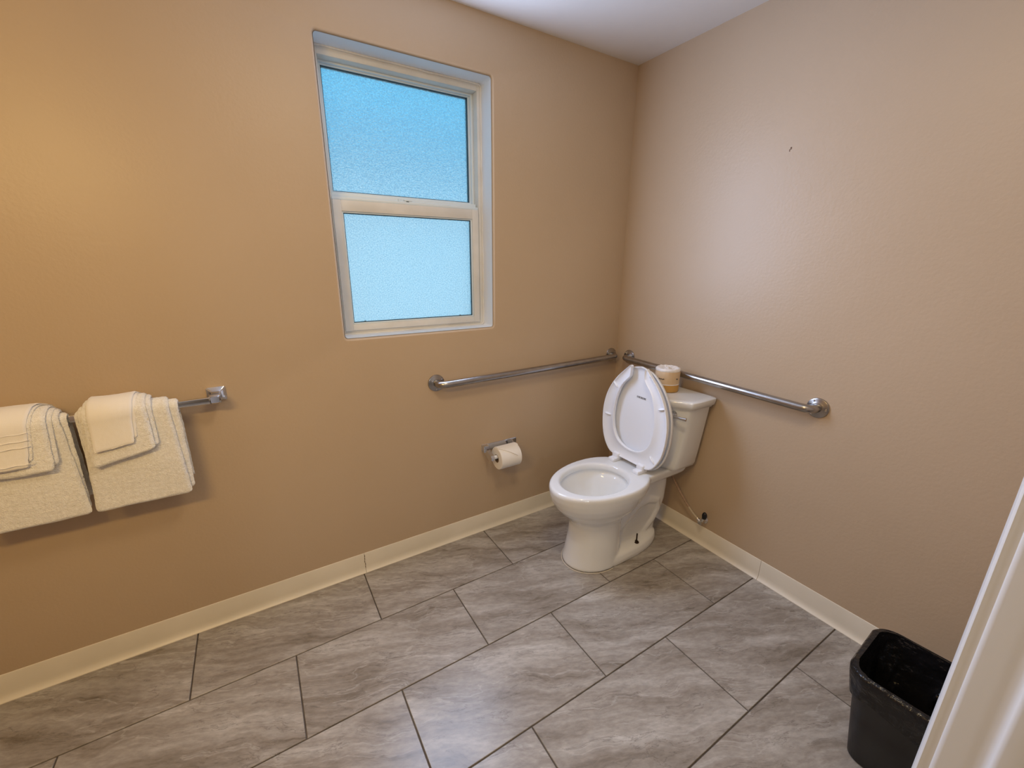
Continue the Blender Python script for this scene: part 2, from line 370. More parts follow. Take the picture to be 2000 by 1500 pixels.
# upper, fixed light
ux0, ux1, uz0, uz1 = fx0+0.019, fx1-0.019, 1.576, fz1-0.028
us = empty('upper_sash', (0, 0, 0)); us.parent = win
def sub(name, bm, m, p, **k):
    bm.transform(Matrix.Translation(-win.location)); return obj(name, bm, m, p, **k)
bm = bmesh.new(); frame_mb(bm, ux0, ux1, uz0, uz1, 0.010, WD+0.040, WD+0.078, 0.0015, wb=0.030, wt=0.007); sub('sash_frame', bm, BEADV, us)
bm = bmesh.new(); frame_mb(bm, ux0+0.010, ux1-0.010, uz0+0.030, uz1-0.007, 0.006, WD+0.052, WD+0.078, 0.001, wt=0.004); sub('glazing_bead', bm, BEADV, us)
bm = bmesh.new(); frame_mb(bm, ux0+0.016, ux1-0.016, uz0+0.036, uz1-0.011, 0.0030, WD+0.060, WD+0.076, 0); sub('gasket', bm, GASKET, us)
bm = bmesh.new(); box(bm, ux0+0.011, ux1-0.011, WD+0.066, WD+0.070, uz0+0.025, uz1-0.008); sub('pane', bm, FROST, us, smooth=False)
# lower, sliding sash
lx0, lx1, lz0, lz1 = fx0+0.0175, fx1-0.0245, fz0+0.016, 1.5765
ls = empty('lower_sash', (0, 0, 0)); ls.parent = win
bm = bmesh.new(); frame_mb(bm, lx0, lx1, lz0, lz1, 0.031, WD-0.010, WD+0.022, 0.0025, wb=0.026, wt=0.040); sub('sash_frame', bm, VINYL, ls)
bm = bmesh.new(); frame_mb(bm, lx0+0.031, lx1-0.031, lz0+0.026, lz1-0.040, 0.005, WD-0.004, WD+0.012, 0.001); sub('glazing_bead', bm, BEADV, ls)
bm = bmesh.new(); frame_mb(bm, lx0+0.036, lx1-0.036, lz0+0.031, lz1-0.045, 0.0028, WD+0.002, WD+0.010, 0); sub('gasket', bm, GASKET, ls)
bm = bmesh.new(); box(bm, lx0+0.032, lx1-0.032, WD+0.005, WD+0.009, lz0+0.027, lz1-0.041); sub('pane', bm, FROST, ls, smooth=False)
# track ledge right of the lower sash, meeting rail keeper and latch
bm = bmesh.new(); box(bm, lx0, lx1, WD-0.006, WD+0.036, lz1, lz1+0.010, 0.002); box(bm, lx0, lx1, WD+0.014, WD+0.036, lz1+0.008, lz1+0.026, 0.002); wobj('meeting_rail', bm, BEADV)
lat = bmesh.new()
box(lat, -1.190, -1.183, WD+0.004, WD+0.015, lz1+0.009, lz1+0.022, 0.001); box(lat, -1.188, -1.118, WD-0.002, WD+0.012, lz1+0.009, lz1+0.0135, 0.002)
box(lat, -1.170, -1.135, WD-0.004, WD+0.008, lz1+0.0125, lz1+0.019, 0.003)
lo_ = wobj('latch', lat, BEADV); lo_['label'] = 'white sash latch'
bm = bmesh.new(); box(bm, -1.161, -1.150, WD-0.0046, WD-0.003, lz1+0.0095, lz1+0.0125); sub('slot', bm, GASKET, lo_, smooth=False)
for gx in (-1.365, -0.935):                           # small clips at the foot of the lower pane
    bm = bmesh.new(); box(bm, gx-0.004, gx+0.004, WD-0.001, WD+0.004, lz0+0.032, lz0+0.037, 0.001); wobj('clip', bm, mat('grey_clip', (0.08, 0.14, 0.18), 0.5))

# outdoors beyond the frosted panes
bm = bmesh.new(); box(bm, -30, 30, 0.20, 40, -0.4, -0.15)
tag(obj('ground_outside', bm, CONCRETE, smooth=False), kind='structure')
nb = empty('neighbouring_building', (-1, 4.2, -0.15))
tag(nb, 'pale stuccoed neighbouring building with a dark roof, blurred behind frosted glass', 'building')
bm = bmesh.new(); box(bm, -8, 12, 0, 5, 0, 2.85); obj('wall', bm, STUCCO, nb, smooth=False)
bm = bmesh.new()
v = [bm.verts.new(p) for p in ((-8.4, -0.3, 2.8), (12.4, -0.3, 2.8), (12.4, 2.5, 3.85), (-8.4, 2.5, 3.85), (12.4, 5.3, 2.8), (-8.4, 5.3, 2.8))]
bm.faces.new((v[0], v[1], v[2], v[3])); bm.faces.new((v[3], v[2], v[4], v[5])); bm.faces.new((v[0], v[5], v[4], v[1])); bm.faces.new((v[0], v[3], v[5])); bm.faces.new((v[1], v[4], v[2]))
obj('roof', bm, SHINGLE, nb, smooth=False)

# ---------------------------------------------------------------- doorway trim at the right edge of the photograph
door = empty('door_1', (DX1, YF, 0)); tag(door, kind='structure', label='white painted door jamb and casing at the right edge')
def dobj(name, bm, m, **k):
    bm.transform(Matrix.Translation(-door.location)); return obj(name, bm, m, door, **k)
yc_ = -1.6958
bm = bmesh.new()
for sx, xa in ((1, DX1), (-1, DX0)):
    # jamb board with a rounded room-side edge, then the concave shoulder and the door stop
    prof = [(0.0, -0.1165), (0.0, 0.0)]
    P_ = []
    yj = YF + 0.0005
    pts2 = [(0.018, yj), (0.004, yj), (0.0012, yj-0.0012), (0.0, yj-0.0045), (0.0, yj-0.0250), (-0.0010, yj-0.0300), (-0.0040, yj-0.0335), (-0.0085, yj-0.0352),
            (-0.0105, yj-0.0368), (-0.0115, yj-0.0395), (-0.0115, yj-0.068), (-0.0105, yj-0.0705), (-0.008, yj-0.0715), (0.0, yj-0.0720), (0.0, yj-0.1165), (0.018, yj-0.1165)]
    loft(bm, [[Vector((xa + sx*p, q, z)) for p, q in pts2] for z in (0.0, DZ+0.018)])
box(bm, DX0+0.001, DX1-0.001, YF-0.1165, YF+0.0003, DZ, DZ+0.017)
dobj('jamb', bm, TRIMW, angle=50)
bm = bmesh.new()
def casing(bm, x_in, sx, y, sy):
    # moulded casing standing on the wall face
    pr = [(0, 0), (0, 0.0085), (0.002, 0.0105), (0.006, 0.0115), (0.012, 0.0115), (0.02, 0.0135), (0.05, 0.016), (0.055, 0.015), (0.057, 0.012), (0.057, 0)]
    loft(bm, [[Vector((x_in + sx*p, y + sy*q, z)) for p, q in pr] for z in (0.0, DZ+0.062)])
casing(bm, DX1+0.005, 1, YF, 1); casing(bm, DX0-0.005, -1, YF, 1)
box(bm, DX0-0.004, DX1+0.004, YF, YF+0.0155, DZ+0.005, DZ+0.062, 0.002)
dobj('casing', bm, TRIMW, angle=40)

# ---------------------------------------------------------------- grab bars
def grab_bar(label, p0, p1, out):
    """stainless bar between two wall points, out = direction into the room"""
    p0, p1, out = Vector(p0), Vector(p1), Vector(out); root = empty('grab_bar', p0)
    tag(root, label, 'grab bar')
    d = (p1-p0).normalized(); off = 0.052; R = 0.034; r = 0.0159; L = (p1-p0).length
    pts = [out*0.003]
    c0 = d*R + out*(off-R)
    pts += [c0 - d*R*math.cos(a) + out*R*math.sin(a) for a in [PI/2*k/8 for k in range(9)]]
    c1 = d*(L-R) + out*(off-R)
    pts += [c1 + d*R*math.sin(a) + out*R*math.cos(a) for a in [PI/2*k/8 for k in range(9)]]
    pts += [d*L + out*0.003]
    bm = bmesh.new(); tube(bm, pts, r, 24); obj('bar', bm, STEEL, root)
    q = Vector((0, 0, 1)).rotation_difference(out).to_matrix().to_4x4()
    for s in (0, L):
        bm = bmesh.new()
        lathe(bm, [(0.0, 0.0), (0.038, 0.0), (0.0385, 0.002), (0.037, 0.0055), (0.034, 0.0068), (0.026, 0.0075), (0.022, 0.0095), (0.0175, 0.0105), (0.0, 0.0105)], 40, Matrix.Translation(d*s) @ q)
        fl = obj('flange', bm, STEEL, root)
        for k in range(3):
            a = 2*PI*k/3 + 0.5
            bm = bmesh.new(); lathe(bm, [(0.0, 0), (0.0038, 0), (0.0034, 0.0014), (0.0, 0.002)], 12, Matrix.Translation(d*s) @ q @ Matrix.Translation((0.029*math.cos(a), 0.029*math.sin(a), 0.0068)))
            obj('screw', bm, CHROME, fl)
grab_bar('stainless grab bar mounted below the window', (-1.106, 0, 0.836), (-0.046, 0, 0.850), (0, -1, 0))
grab_bar('stainless grab bar running behind the toilet tank', (0, -0.100, 0.851), (0, -1.040, 0.834), (-1, 0, 0))

# ---------------------------------------------------------------- towel bar
BY, BZ = -0.066, 0.911
tb = empty('towel_bar', (-2.25, 0, BZ)); tag(tb, 'square chrome towel bar carrying two sets of cream towels', 'towel bar')
def tobj(name, bm, m, parent, root, **k):
    bm.transform(Matrix.Translation(-root.location)); return obj(name, bm, m, parent, **k)
bm = bmesh.new(); box(bm, -2.64, -1.905, BY-0.0080, BY+0.0080, BZ-0.0100, BZ+0.0100, 0.0012); tobj('rail', bm, CHROME, tb, tb, angle=60)
for bx in (-1.902, -2.646):
    bm = bmesh.new()
    def sq(h, y, z=BZ): return [Vector((bx+a, y, z+0.004+b)) for a, b in rrect(h*1.05, h*0.92, 0.004, 3)]
    loft(bm, [sq(0.026, 0), sq(0.026, -0.006), sq(0.022, -0.009), sq(0.022, -0.011), sq(0.017, -0.015), sq(0.0125, -0.020), sq(0.0115, -0.045), sq(0.015, -0.052), sq(0.015, -0.080), sq(0.011, -0.085)])
    tobj('bracket', bm, CHROME, tb, tb, angle=30)

# ---------------------------------------------------------------- towels
def fold(x0, x1, zf, zb, r, t, seed, squash=0.70, flare=0.0, rag=0.0013, du=0.0045, skew=0.0, bulge=0.004, lean=0.0, lift=0.0, rc=0.012):
    """closed slab of cloth laid over the rail: front hem at zf, back hem at zb, inner radius r, thickness t"""
    path = []                                          # (y, z, ny, nz)
    nf = max(4, int((BZ-zf)/du)); nb_ = max(4, int((BZ-zb)/du))
    for k in range(nf+1):
        s = k/nf; z = zf + (BZ-zf)*s
        path.append((BY - r - flare*(1-s)**1.5, z, -1, 0))
    na = 12
    for k in range(1, na):
        a = PI*k/na; path.append((BY - r*math.cos(a)*(1 if a < PI/2 else squash), BZ + r*0.85*math.sin(a), -math.cos(a), math.sin(a)))
    for k in range(nb_+1):
        z = BZ - (BZ-zb)*k/nb_; path.append((BY + r*squash, z, 1, 0))
    m_ = len(path); nx = max(6, int((x1-x0)/du)); T = t
    bm = bmesh.new(); lay = []
    S = [0.0]
    for a, b in zip(path, path[1:]): S.append(S[-1] + math.hypot(b[0]-a[0], b[1]-a[1]))
    tot = S[-1]; e = T*0.8
    for side in (0, 1):
        g = []
        for i, (y, z, ny, nz) in enumerate(path):
            row = []
            for j in range(nx+1):
                u = j/nx; xx = x0 + (x1-x0)*u
                ex = min(u, 1-u)*(x1-x0); ey = min(S[i], tot-S[i])
                fx = math.sqrt(max(0, 1-(1-min(1, ex/e))**2)); fy = math.sqrt(max(0, 1-(1-min(1, ey/e))**2))
                f = min(fx, fy)
                back = (ny > 0.3)
                tt = T*(0.72 if back else 1.0)
                h = tt/2 + (tt/2)*f*(1 if side else -1)
                p = Vector((xx, y + ny*h, z + nz*h))
                q = Vector((xx*150, S[i]*150, seed*7.3 + side*3))
                w = Vector((xx*9, S[i]*9, seed*3.1))
                amp = rag*f
                dn = noise.noise(q)*amp*(1 if side else 0.4) + (noise.noise(w)*0.003*(1 if side else 0.6) if not back else 0)
                hang = max(0, 1 - S[i]/0.30) if not back else 0
                p += Vector((noise.noise(Vector((S[i]*22, seed, u*2)))*0.0018 + noise.noise(q*0.8)*0.0012 + skew*hang*(u-0.5), ny*dn, nz*dn + (noise.noise(Vector((xx*16, seed*5, 0)))*0.003*hang**3 if not back else 0)))
                if not back:
                    p.x -= lean*hang*u; p.z += lift*u*hang**2
                    dxe = min(u, 1-u)*(x1-x0)          # rounded hem corners
                    if S[i] < rc and dxe < rc:
                        cut = rc - math.sqrt(max(0.0, rc*rc - (rc-S[i])**2))
                        if dxe < cut: p.x += (cut-dxe)*(1 if u < 0.5 else -1)*0.999
                p.y -= bulge*math.sin(PI*min(1, hang))*math.sin(PI*u)
                p.y = min(p.y, -0.003)
                row.append(bm.verts.new(p))
            g.append(row)
        lay.append(g)
    for side in (0, 1):
        g = lay[side]
        for i in range(m_-1):
            for j in range(nx):
                f = (g[i][j], g[i][j+1], g[i+1][j+1], g[i+1][j]); bm.faces.new(f if side else f[::-1])
    loop = [(0, j) for j in range(nx)] + [(i, nx) for i in range(m_-1)] + [(m_-1, j) for j in range(nx, 0, -1)] + [(i, 0) for i in range(m_-1, 0, -1)]
    for k in range(len(loop)):
        a, b = loop[k], loop[(k+1) % len(loop)]
        bm.faces.new((lay[0][a[0]][a[1]], lay[0][b[0]][b[1]], lay[1][b[0]][b[1]], lay[1][a[0]][a[1]]))
    bmesh.ops.remove_doubles(bm, verts=bm.verts, dist=1e-5)
    return bm
def towel(name, label, cat, group, layers, mats, woven=None):
    x0, x1 = layers[0][0], layers[0][1]
    root = empty(name, ((x0+x1)/2, BY, BZ)); tag(root, label, cat, group)
    for nm, (a, m_) in zip(('inner_fold', 'outer_fold'), zip(layers, mats)):
        tobj(nm, fold(*a[:7], **(a[7] if len(a) > 7 else {})), m_, root, root, angle=80)
    return root
def towel_set(dx, kind, seed):
    g = 'towels layered on the chrome towel bar'
    far = kind == 'near'
    w = 'right-hand' if far else 'left-hand'
    towel('bath_towel', f'large cream bath towel, undermost of the {"set beside the bare bar end" if far else "set cut by the photo edge"}', 'towel', g,
          [(-2.236+dx, -2.000+dx, 0.634, 0.66, 0.0115, 0.011, seed, dict(flare=0.012, skew=0.002)),
           (-2.226+dx, -2.022+dx if far else -2.012+dx, 0.622, 0.65, 0.0235, 0.012, seed+1, dict(flare=0.014, skew=0.030))], (TERRY, TERRY))
    if far:
        towel('hand_towel', 'medium cream hand towel draped between bath towel and washcloth, set beside bare bar end', 'towel', g,
              [(-2.205, -2.062, 0.780, 0.80, 0.0365, 0.009, seed+2, dict(flare=0.012, squash=0.62, skew=0.006, lift=0.026)),
               (-2.208, -2.074, 0.770, 0.79, 0.0462, 0.010, seed+3, dict(flare=0.014, squash=0.62, skew=0.014, lift=0.030))], (TERRY, TERRY))
        towel('washcloth', 'smooth cream washcloth on top of the set beside the bare bar end', 'towel', g,
              [(-2.196, -2.076, 0.836, 0.85, 0.0572, 0.0035, seed+4, dict(flare=0.010, squash=0.72, rag=0.0004, lean=0.026, lift=0.012, rc=0.003)),
               (-2.199, -2.084, 0.821, 0.84, 0.0612, 0.0045, seed+5, dict(flare=0.014, squash=0.72, rag=0.0004, bulge=0.008, lean=0.026, lift=0.012, rc=0.002))], (WOVEN, WOVEN))
    else:
        towel('hand_towel', 'medium cream hand towel under the striped washcloth, cut by the left photo edge', 'towel', g,
              [(-2.450, -2.268, 0.796, 0.80, 0.0365, 0.009, seed+2, dict(flare=0.012, squash=0.62, lean=0.014)),
               (-2.455, -2.278, 0.786, 0.79, 0.0462, 0.010, seed+3, dict(flare=0.014, squash=0.62, lean=0.012))], (TERRY, TERRY))
        t = towel('washcloth', 'cream washcloth with woven stripe lines, cut by the left photo edge', 'towel', g,
              [(-2.435, -2.284, 0.826, 0.85, 0.0572, 0.0035, seed+4, dict(flare=0.010, squash=0.72, rag=0.0006, lean=0.040, rc=0.003)),
               (-2.440, -2.292, 0.812, 0.84, 0.0612, 0.0050, seed+5, dict(flare=0.014, squash=0.72, rag=0.0006, bulge=0.006, lean=0.040, rc=0.003))], (TERRY, WOVEN))
        bm = bmesh.new()
        for z in (0.905, 0.885, 0.868, 0.822):
            tube(bm, [Vector((-2.436+0.116*k/20, BY-0.0612-0.0045-0.014*((BZ-z)/(BZ-0.808)*0+ (1-(z-0.808)/(BZ-0.808)))**1.5-0.0055*math.sin(PI*k/20)*0.9, z+0.001*math.sin(k))) for k in range(21)], 0.0012, 6)
        tag(tobj('woven_stripe', bm, WOVEN, t, t), kind='stuff')
towel_set(0.0, 'near', 1)
towel_set(-0.252, 'far', 20)

# ---------------------------------------------------------------- toilet roll holder and roll in use
th = empty('toilet_roll_holder', (-0.78, 0, 0.445)); tag(th, 'chrome toilet roll holder fixed low on the window wall', 'toilet roll holder')
RCX, RCY, RCZ, RR = -0.780, -0.074, 0.429, 0.0550
bm = bmesh.new(); box(bm, -0.885, -0.684, -0.005, -0.0002, 0.448, 0.484, 0.0015); tobj('wall_plate', bm, CHROME, th, th, angle=60)
for s, xa in ((-1, -0.862), (1, -0.718)):
    bm = bmesh.new()
    prof = [(-0.0004, 0.450), (-0.0004, 0.482), (-0.020, 0.482), (-0.034, 0.472), (-0.060, 0.456), (-0.080, 0.452), (-0.090, 0.443), (-0.088, 0.430), (-0.078, 0.423), (-0.060, 0.424), (-0.034, 0.436), (-0.016, 0.440)]
    loft(bm, [[Vector((x, y, z)) for y, z in prof] for x in (xa-(0.014 if s < 0 else 0.004), xa+(0.004 if s < 0 else 0.002))])
    bmesh.ops.bevel(bm, geom=[e for e in bm.edges if e.calc_face_angle(0) > 1.2], offset=0.0015, segments=2, affect='EDGES')
    box(bm, xa-0.022, xa+0.006, -0.024, -0.004, 0.4485, 0.4835, 0.0015) if s < 0 else None
    tobj('arm', bm, CHROME, th, th, angle=30)
bm = bmesh.new(); tube(bm, [(-0.866, RCY, RCZ+0.009), (-0.717, RCY, RCZ+0.009)], 0.0095, 20); tobj('spindle', bm, PLAST, th, th)
rl = empty('toilet_roll', (RCX, RCY, RCZ)); tag(rl, 'white toilet roll with a folded point, on the chrome wall holder', 'toilet roll')
x0, x1 = -0.840, -0.726
bm = bmesh.new(); rings = []
for x, r in ((x0, 0.0205), (x0, RR-0.002), (x0+0.002, RR), (x1-0.002, RR), (x1, RR-0.002), (x1, 0.0205)):
    rings.append([Vector((x, RCY+r*math.cos(a), RCZ+r*math.sin(a))) for a in [2*PI*k/64 for k in range(64)]])
loft(bm, rings + [rings[0]], False, False); bmesh.ops.remove_doubles(bm, verts=bm.verts, dist=1e-6)
tobj('paper', bm, TISSUE, rl, rl)
bm = bmesh.new(); rings = []
for x, r in ((x0+0.001, 0.0185), (x0-0.0006, 0.0185), (x0-0.0006, 0.0204), (x1+0.0006, 0.0204), (x1+0.0006, 0.0185), (x1-0.001, 0.0185)):
    rings.append([Vector((x, RCY+r*math.cos(a), RCZ+r*math.sin(a))) for a in [2*PI*k/32 for k in range(32)]])
loft(bm, rings + [rings[0]], False, False); tobj('core', bm, DARKCORE, rl, rl)
# folded point of the last sheet, lying on the front of the roll
bm = bmesh.new(); tri = []
NU, NV = 12, 12
def onroll(x, a, r): return Vector((x, RCY - r*math.sin(a), RCZ + r*math.cos(a)))   # a: 0 on top, positive towards the room
g = []
for i in range(NV+1):
    v_ = i/NV; a = -0.5 + 1.75*v_
    lim = 1.0 if v_ < 0.42 else 1 - (v_-0.42)/0.58
    xm = x0 + 0.78*(x1-x0)
    a0, a1 = xm + (x0+0.001-xm)*lim, xm + (x1-0.001-xm)*lim
    g.append([[bm.verts.new(onroll(a0+(a1-a0)*j/NU, a, RR+dr)) for j in range(NU+1)] for dr in (0.0004, 0.0026+0.003*v_)])
for i in range(NV):
    for j in range(NU):
        for s in (0, 1):
            f = (g[i][s][j], g[i][s][j+1], g[i+1][s][j+1], g[i+1][s][j]); bm.faces.new(f if s else f[::-1])
for i in range(NV):
    for j in (0, NU): bm.faces.new((g[i][0][j], g[i+1][0][j], g[i+1][1][j], g[i][1][j]))
bmesh.ops.remove_doubles(bm, verts=bm.verts, dist=1e-5)
o = tobj('folded_sheet', bm, TISSUE, rl, rl, angle=60)

# ---------------------------------------------------------------- toilet
TY = -0.446
toi = empty('toilet', (0, TY, 0)); tag(toi, 'white two-piece toilet with raised seat in the corner', 'toilet')
def egg(z, uf, ub, w, n=64, pw=2.15, split=0.56):
    """closed outline at height z; forward end uf, rear end ub (distance from wall), half width w"""
    um = ub + (uf-ub)*(1-split); out = []
    for k in range(n):
        a = 2*PI*k/n; c, s = math.cos(a), math.sin(a)
        du = (uf-um) if c >= 0 else (um-ub)
        p = pw if c < 0 else 2.0
        cc = math.copysign(abs(c)**(2/p), c); ss = math.copysign(abs(s)**(2/p), s)
        out.append(Vector((-(um + du*cc), w*ss, z)))
    return out
def lathe_w(r, c, z, n=64): return [Vector((-(c+r*math.cos(2*PI*k/n)), r*math.sin(2*PI*k/n), z)) for k in range(n)]
bm = bmesh.new()
ZR = 0.412
sec = [(0.0, 0.676, 0.40, 0.122), (0.012, 0.679, 0.40, 0.124), (0.05, 0.670, 0.40, 0.118), (0.13, 0.656, 0.40, 0.110), (0.20, 0.650, 0.395, 0.105), (0.228, 0.657, 0.385, 0.109),
       (0.245, 0.672, 0.37, 0.120), (0.262, 0.692, 0.35, 0.134), (0.285, 0.716, 0.32, 0.150), (0.310, 0.737, 0.30, 0.163), (0.340, 0.753, 0.285, 0.173), (0.368, 0.762, 0.262, 0.180), (0.395, 0.766, 0.256, 0.183), (0.406, 0.764, 0.258, 0.181), (ZR, 0.757, 0.264, 0.175)]
rings = [egg(z, a, b, w) for z, a, b, w in sec]
inn = [(ZR, 0.717, 0.368, 0.143), (0.409, 0.711, 0.374, 0.137), (0.400, 0.706, 0.379, 0.133), (0.384, 0.704, 0.381, 0.132), (0.378, 0.712, 0.373, 0.139), (0.366, 0.716, 0.372, 0.143), (0.350, 0.708, 0.385, 0.136), (0.32, 0.682, 0.400, 0.117), (0.29, 0.648, 0.412, 0.094), (0.262, 0.604, 0.424, 0.068), (0.246, 0.57, 0.434, 0.046), (0.238, 0.53, 0.45, 0.022)]
rings += [egg(z, a, b, w, pw=2.0, split=0.54) for z, a, b, w in inn]
loft(bm, rings)
# rear deck
def slab(bm, secs): loft(bm, [[Vector((-(c+a), b, z)) for a, b in rrect(hu, hv, r, 6)] for z, c, hu, hv, r in secs])
slab(bm, [(0.338, 0.235, 0.085, 0.070, 0.03), (0.350, 0.205, 0.145, 0.098, 0.04), (0.372, 0.190, 0.165, 0.118, 0.045), (0.398, 0.187, 0.172, 0.124, 0.045), (0.406, 0.187, 0.172, 0.124, 0.045), (0.411, 0.187, 0.168, 0.120, 0.042)])
# trapway body behind the pedestal
slab(bm, [(0.02, 0.31, 0.17, 0.062, 0.05), (0.08, 0.305, 0.165, 0.064, 0.05), (0.12, 0.28, 0.145, 0.066, 0.05), (0.17, 0.262, 0.150, 0.073, 0.05), (0.22, 0.245, 0.145, 0.080, 0.055), (0.30, 0.243, 0.143, 0.084, 0.055), (0.345, 0.24, 0.135, 0.086, 0.055), (0.385, 0.235, 0.12, 0.088, 0.05)])
# snaking trapway relief on both flanks
for s in (-1, 1):
    tube(bm, [(-0.47, s*0.034, 0.09), (-0.43, s*0.044, 0.14), (-0.375, s*0.054, 0.20), (-0.315, s*0.060, 0.245), (-0.25, s*0.062, 0.255), (-0.185, s*0.058, 0.23), (-0.168, s*0.052, 0.18), (-0.19, s*0.046, 0.12), (-0.24, s*0.04, 0.07), (-0.27, s*0.04, 0.03)], 0.030, 20)
# foot
def footring(z, uf, ub, w): return egg(z, uf, ub, w, pw=2.6, split=0.42)
loft(bm, [footring(0.0, 0.665, 0.135, 0.125), footring(0.022, 0.665, 0.133, 0.127), footring(0.042, 0.655, 0.137, 0.121), footring(0.052, 0.635, 0.150, 0.108), footring(0.060, 0.60, 0.17, 0.084), footring(0.068, 0.56, 0.20, 0.06)])
bowl = obj('bowl', bm, CHINA, toi)
rm = bowl.modifiers.new('remesh', 'REMESH'); rm.mode = 'VOXEL'; rm.voxel_size = 0.0042; rm.use_smooth_shade = True
sm = bowl.modifiers.new('smooth', 'SMOOTH'); sm.factor = 0.5; sm.iterations = 7
bm = bmesh.new(); loft(bm, [egg(z, 0.585, 0.436, 0.055, pw=2.0) for z in (0.238, 0.2455)]); obj('water', bm, WATER, toi)
# caulk line at the floor
bm = bmesh.new(); a = egg(0.0, 0.677, 0.40, 0.1195); k_ = [p*1.0 for p in egg(0.0, 0.6815, 0.40, 0.1265) if p.x < -0.50]
k_.sort(key=lambda p: math.atan2(p.y, -(p.x+0.50)))
tube(bm, [(p.x, p.y, 0.0015) for p in k_], 0.0022, 8); obj('caulk', bm, mat('pale_caulk', (0.62, 0.57, 0.48), 0.6), toi)
# closet bolts
for s in (-1, 1):
    bm = bmesh.new(); lathe(bm, [(0, 0.040), (0.0125, 0.040), (0.0125, 0.0425), (0.007, 0.043), (0.007, 0.0485), (0.0034, 0.049), (0.0034, 0.088), (0, 0.088)], 12, Matrix.Translation((-0.330, s*0.097, 0.013)))
    obj('bolt', bm, RUST, toi, angle=30)
# tank
bm = bmesh.new()
def tankring(z, hw, u0, u1, bow, n=18, r=0.03):
    """plan outline: straight back at u0, bowed front reaching u1"""
    pts = []
    for k in range(n+1):                               # front, from -hw to +hw
        t = -1 + 2*k/n; uu = u1 - bow*abs(t)**2.1; pts.append((uu, t*(hw-r*0.6)))
    c = []
    rr = r
    fe = u1 - bow
    right = [(fe-rr*0.05, hw-0.010), (fe-rr*0.35, hw-0.003), (fe-rr, hw), (u0+0.02, hw), (u0+0.006, hw-0.006), (u0, hw-0.02)]
    left = [(u, -v) for u, v in right][::-1]
    pl = pts + right + left
    return [Vector((-u, v, z)) for u, v in pl]
tsec = [(0.404, 0.110, 0.045, 0.165, 0.018), (0.4065, 0.136, 0.032, 0.192, 0.022), (0.416, 0.151, 0.026, 0.206, 0.026), (0.432, 0.157, 0.023, 0.213, 0.030), (0.50, 0.165, 0.021, 0.220, 0.044), (0.60, 0.176, 0.019, 0.229, 0.058), (0.70, 0.186, 0.017, 0.237, 0.062), (0.7365, 0.189, 0.016, 0.240, 0.064)]
loft(bm, [tankring(*s) for s in tsec]); tank = obj('tank', bm, CHINA, toi, angle=50)
bm = bmesh.new()
lsec = [(0.7245, 0.182, 0.020, 0.236, 0.066), (0.7255, 0.194, 0.012, 0.247, 0.068), (0.733, 0.198, 0.010, 0.251, 0.070), (0.738, 0.2045, 0.008, 0.256, 0.072), (0.757, 0.208, 0.006, 0.260, 0.074), (0.764, 0.207, 0.007, 0.259, 0.074), (0.7675, 0.201, 0.012, 0.254, 0.072), (0.7685, 0.188, 0.022, 0.243, 0.070)]
loft(bm, [tankring(*s) for s in lsec]); obj('tank_lid', bm, CHINA, toi, angle=50)
# flush lever on the tank front near its right corner
lv = bmesh.new(); q = Matrix.Rotation(-PI/2, 4, 'Y')
lathe(lv, [(0.0, 0), (0.0185, 0), (0.0180, 0.007), (0.014, 0.009), (0.010, 0.010), (0.009, 0.022), (0.0, 0.023)], 24, Matrix.Translation((-0.204, -0.128, 0.698)) @ q)
tube(lv, [(-0.224, -0.128, 0.698), (-0.228, -0.145, 0.698), (-0.224, -0.170, 0.698), (-0.214, -0.200, 0.697)], 0.006, 12, rads=[0.007, 0.0065, 0.006, 0.0078])
lever = obj('flush_lever', lv, CHROME, toi); lever['label'] = 'chrome flush lever'

# raised seat and lid: built in their own plane, u' up along the seat, v across, w towards the room
SEATX, SEATZ = -0.292, 0.437; TILT = math.radians(1.5)
def seatpt(v_, s_, w_):
    """v across, s up along the raised seat, w towards the room"""
    return Vector((SEATX - w_*math.cos(TILT) + s_*math.sin(TILT), v_ + 0.012, SEATZ + s_*math.cos(TILT) + w_*math.sin(TILT)))
OUT = [(-0.118, 0.0), (-0.150, 0.022), (-0.176, 0.065), (-0.190, 0.12), (-0.196, 0.18), (-0.192, 0.24), (-0.176, 0.30), (-0.148, 0.355), (-0.110, 0.40), (-0.065, 0.436), (-0.02, 0.452)]
def spline(pts, n):
    """smooth resample of a polyline (Catmull-Rom)"""
    out = []; m_ = len(pts)
    for i in range(m_-1):
        p0 = pts[max(i-1, 0)]; p1 = pts[i]; p2 = pts[i+1]; p3 = pts[min(i+2, m_-1)]
        for k in range(n):
            t = k/n
            out.append(tuple(0.5*((2*b) + (-a+c)*t + (2*a-5*b+4*c-d)*t*t + (-a+3*b-3*c+d)*t**3) for a, b, c, d in zip(p0, p1, p2, p3)))
    out.append(pts[-1]); return out
def mirror(pts): return pts + [(-a, b) for a, b in pts[::-1] if abs(a) > 1e-6]
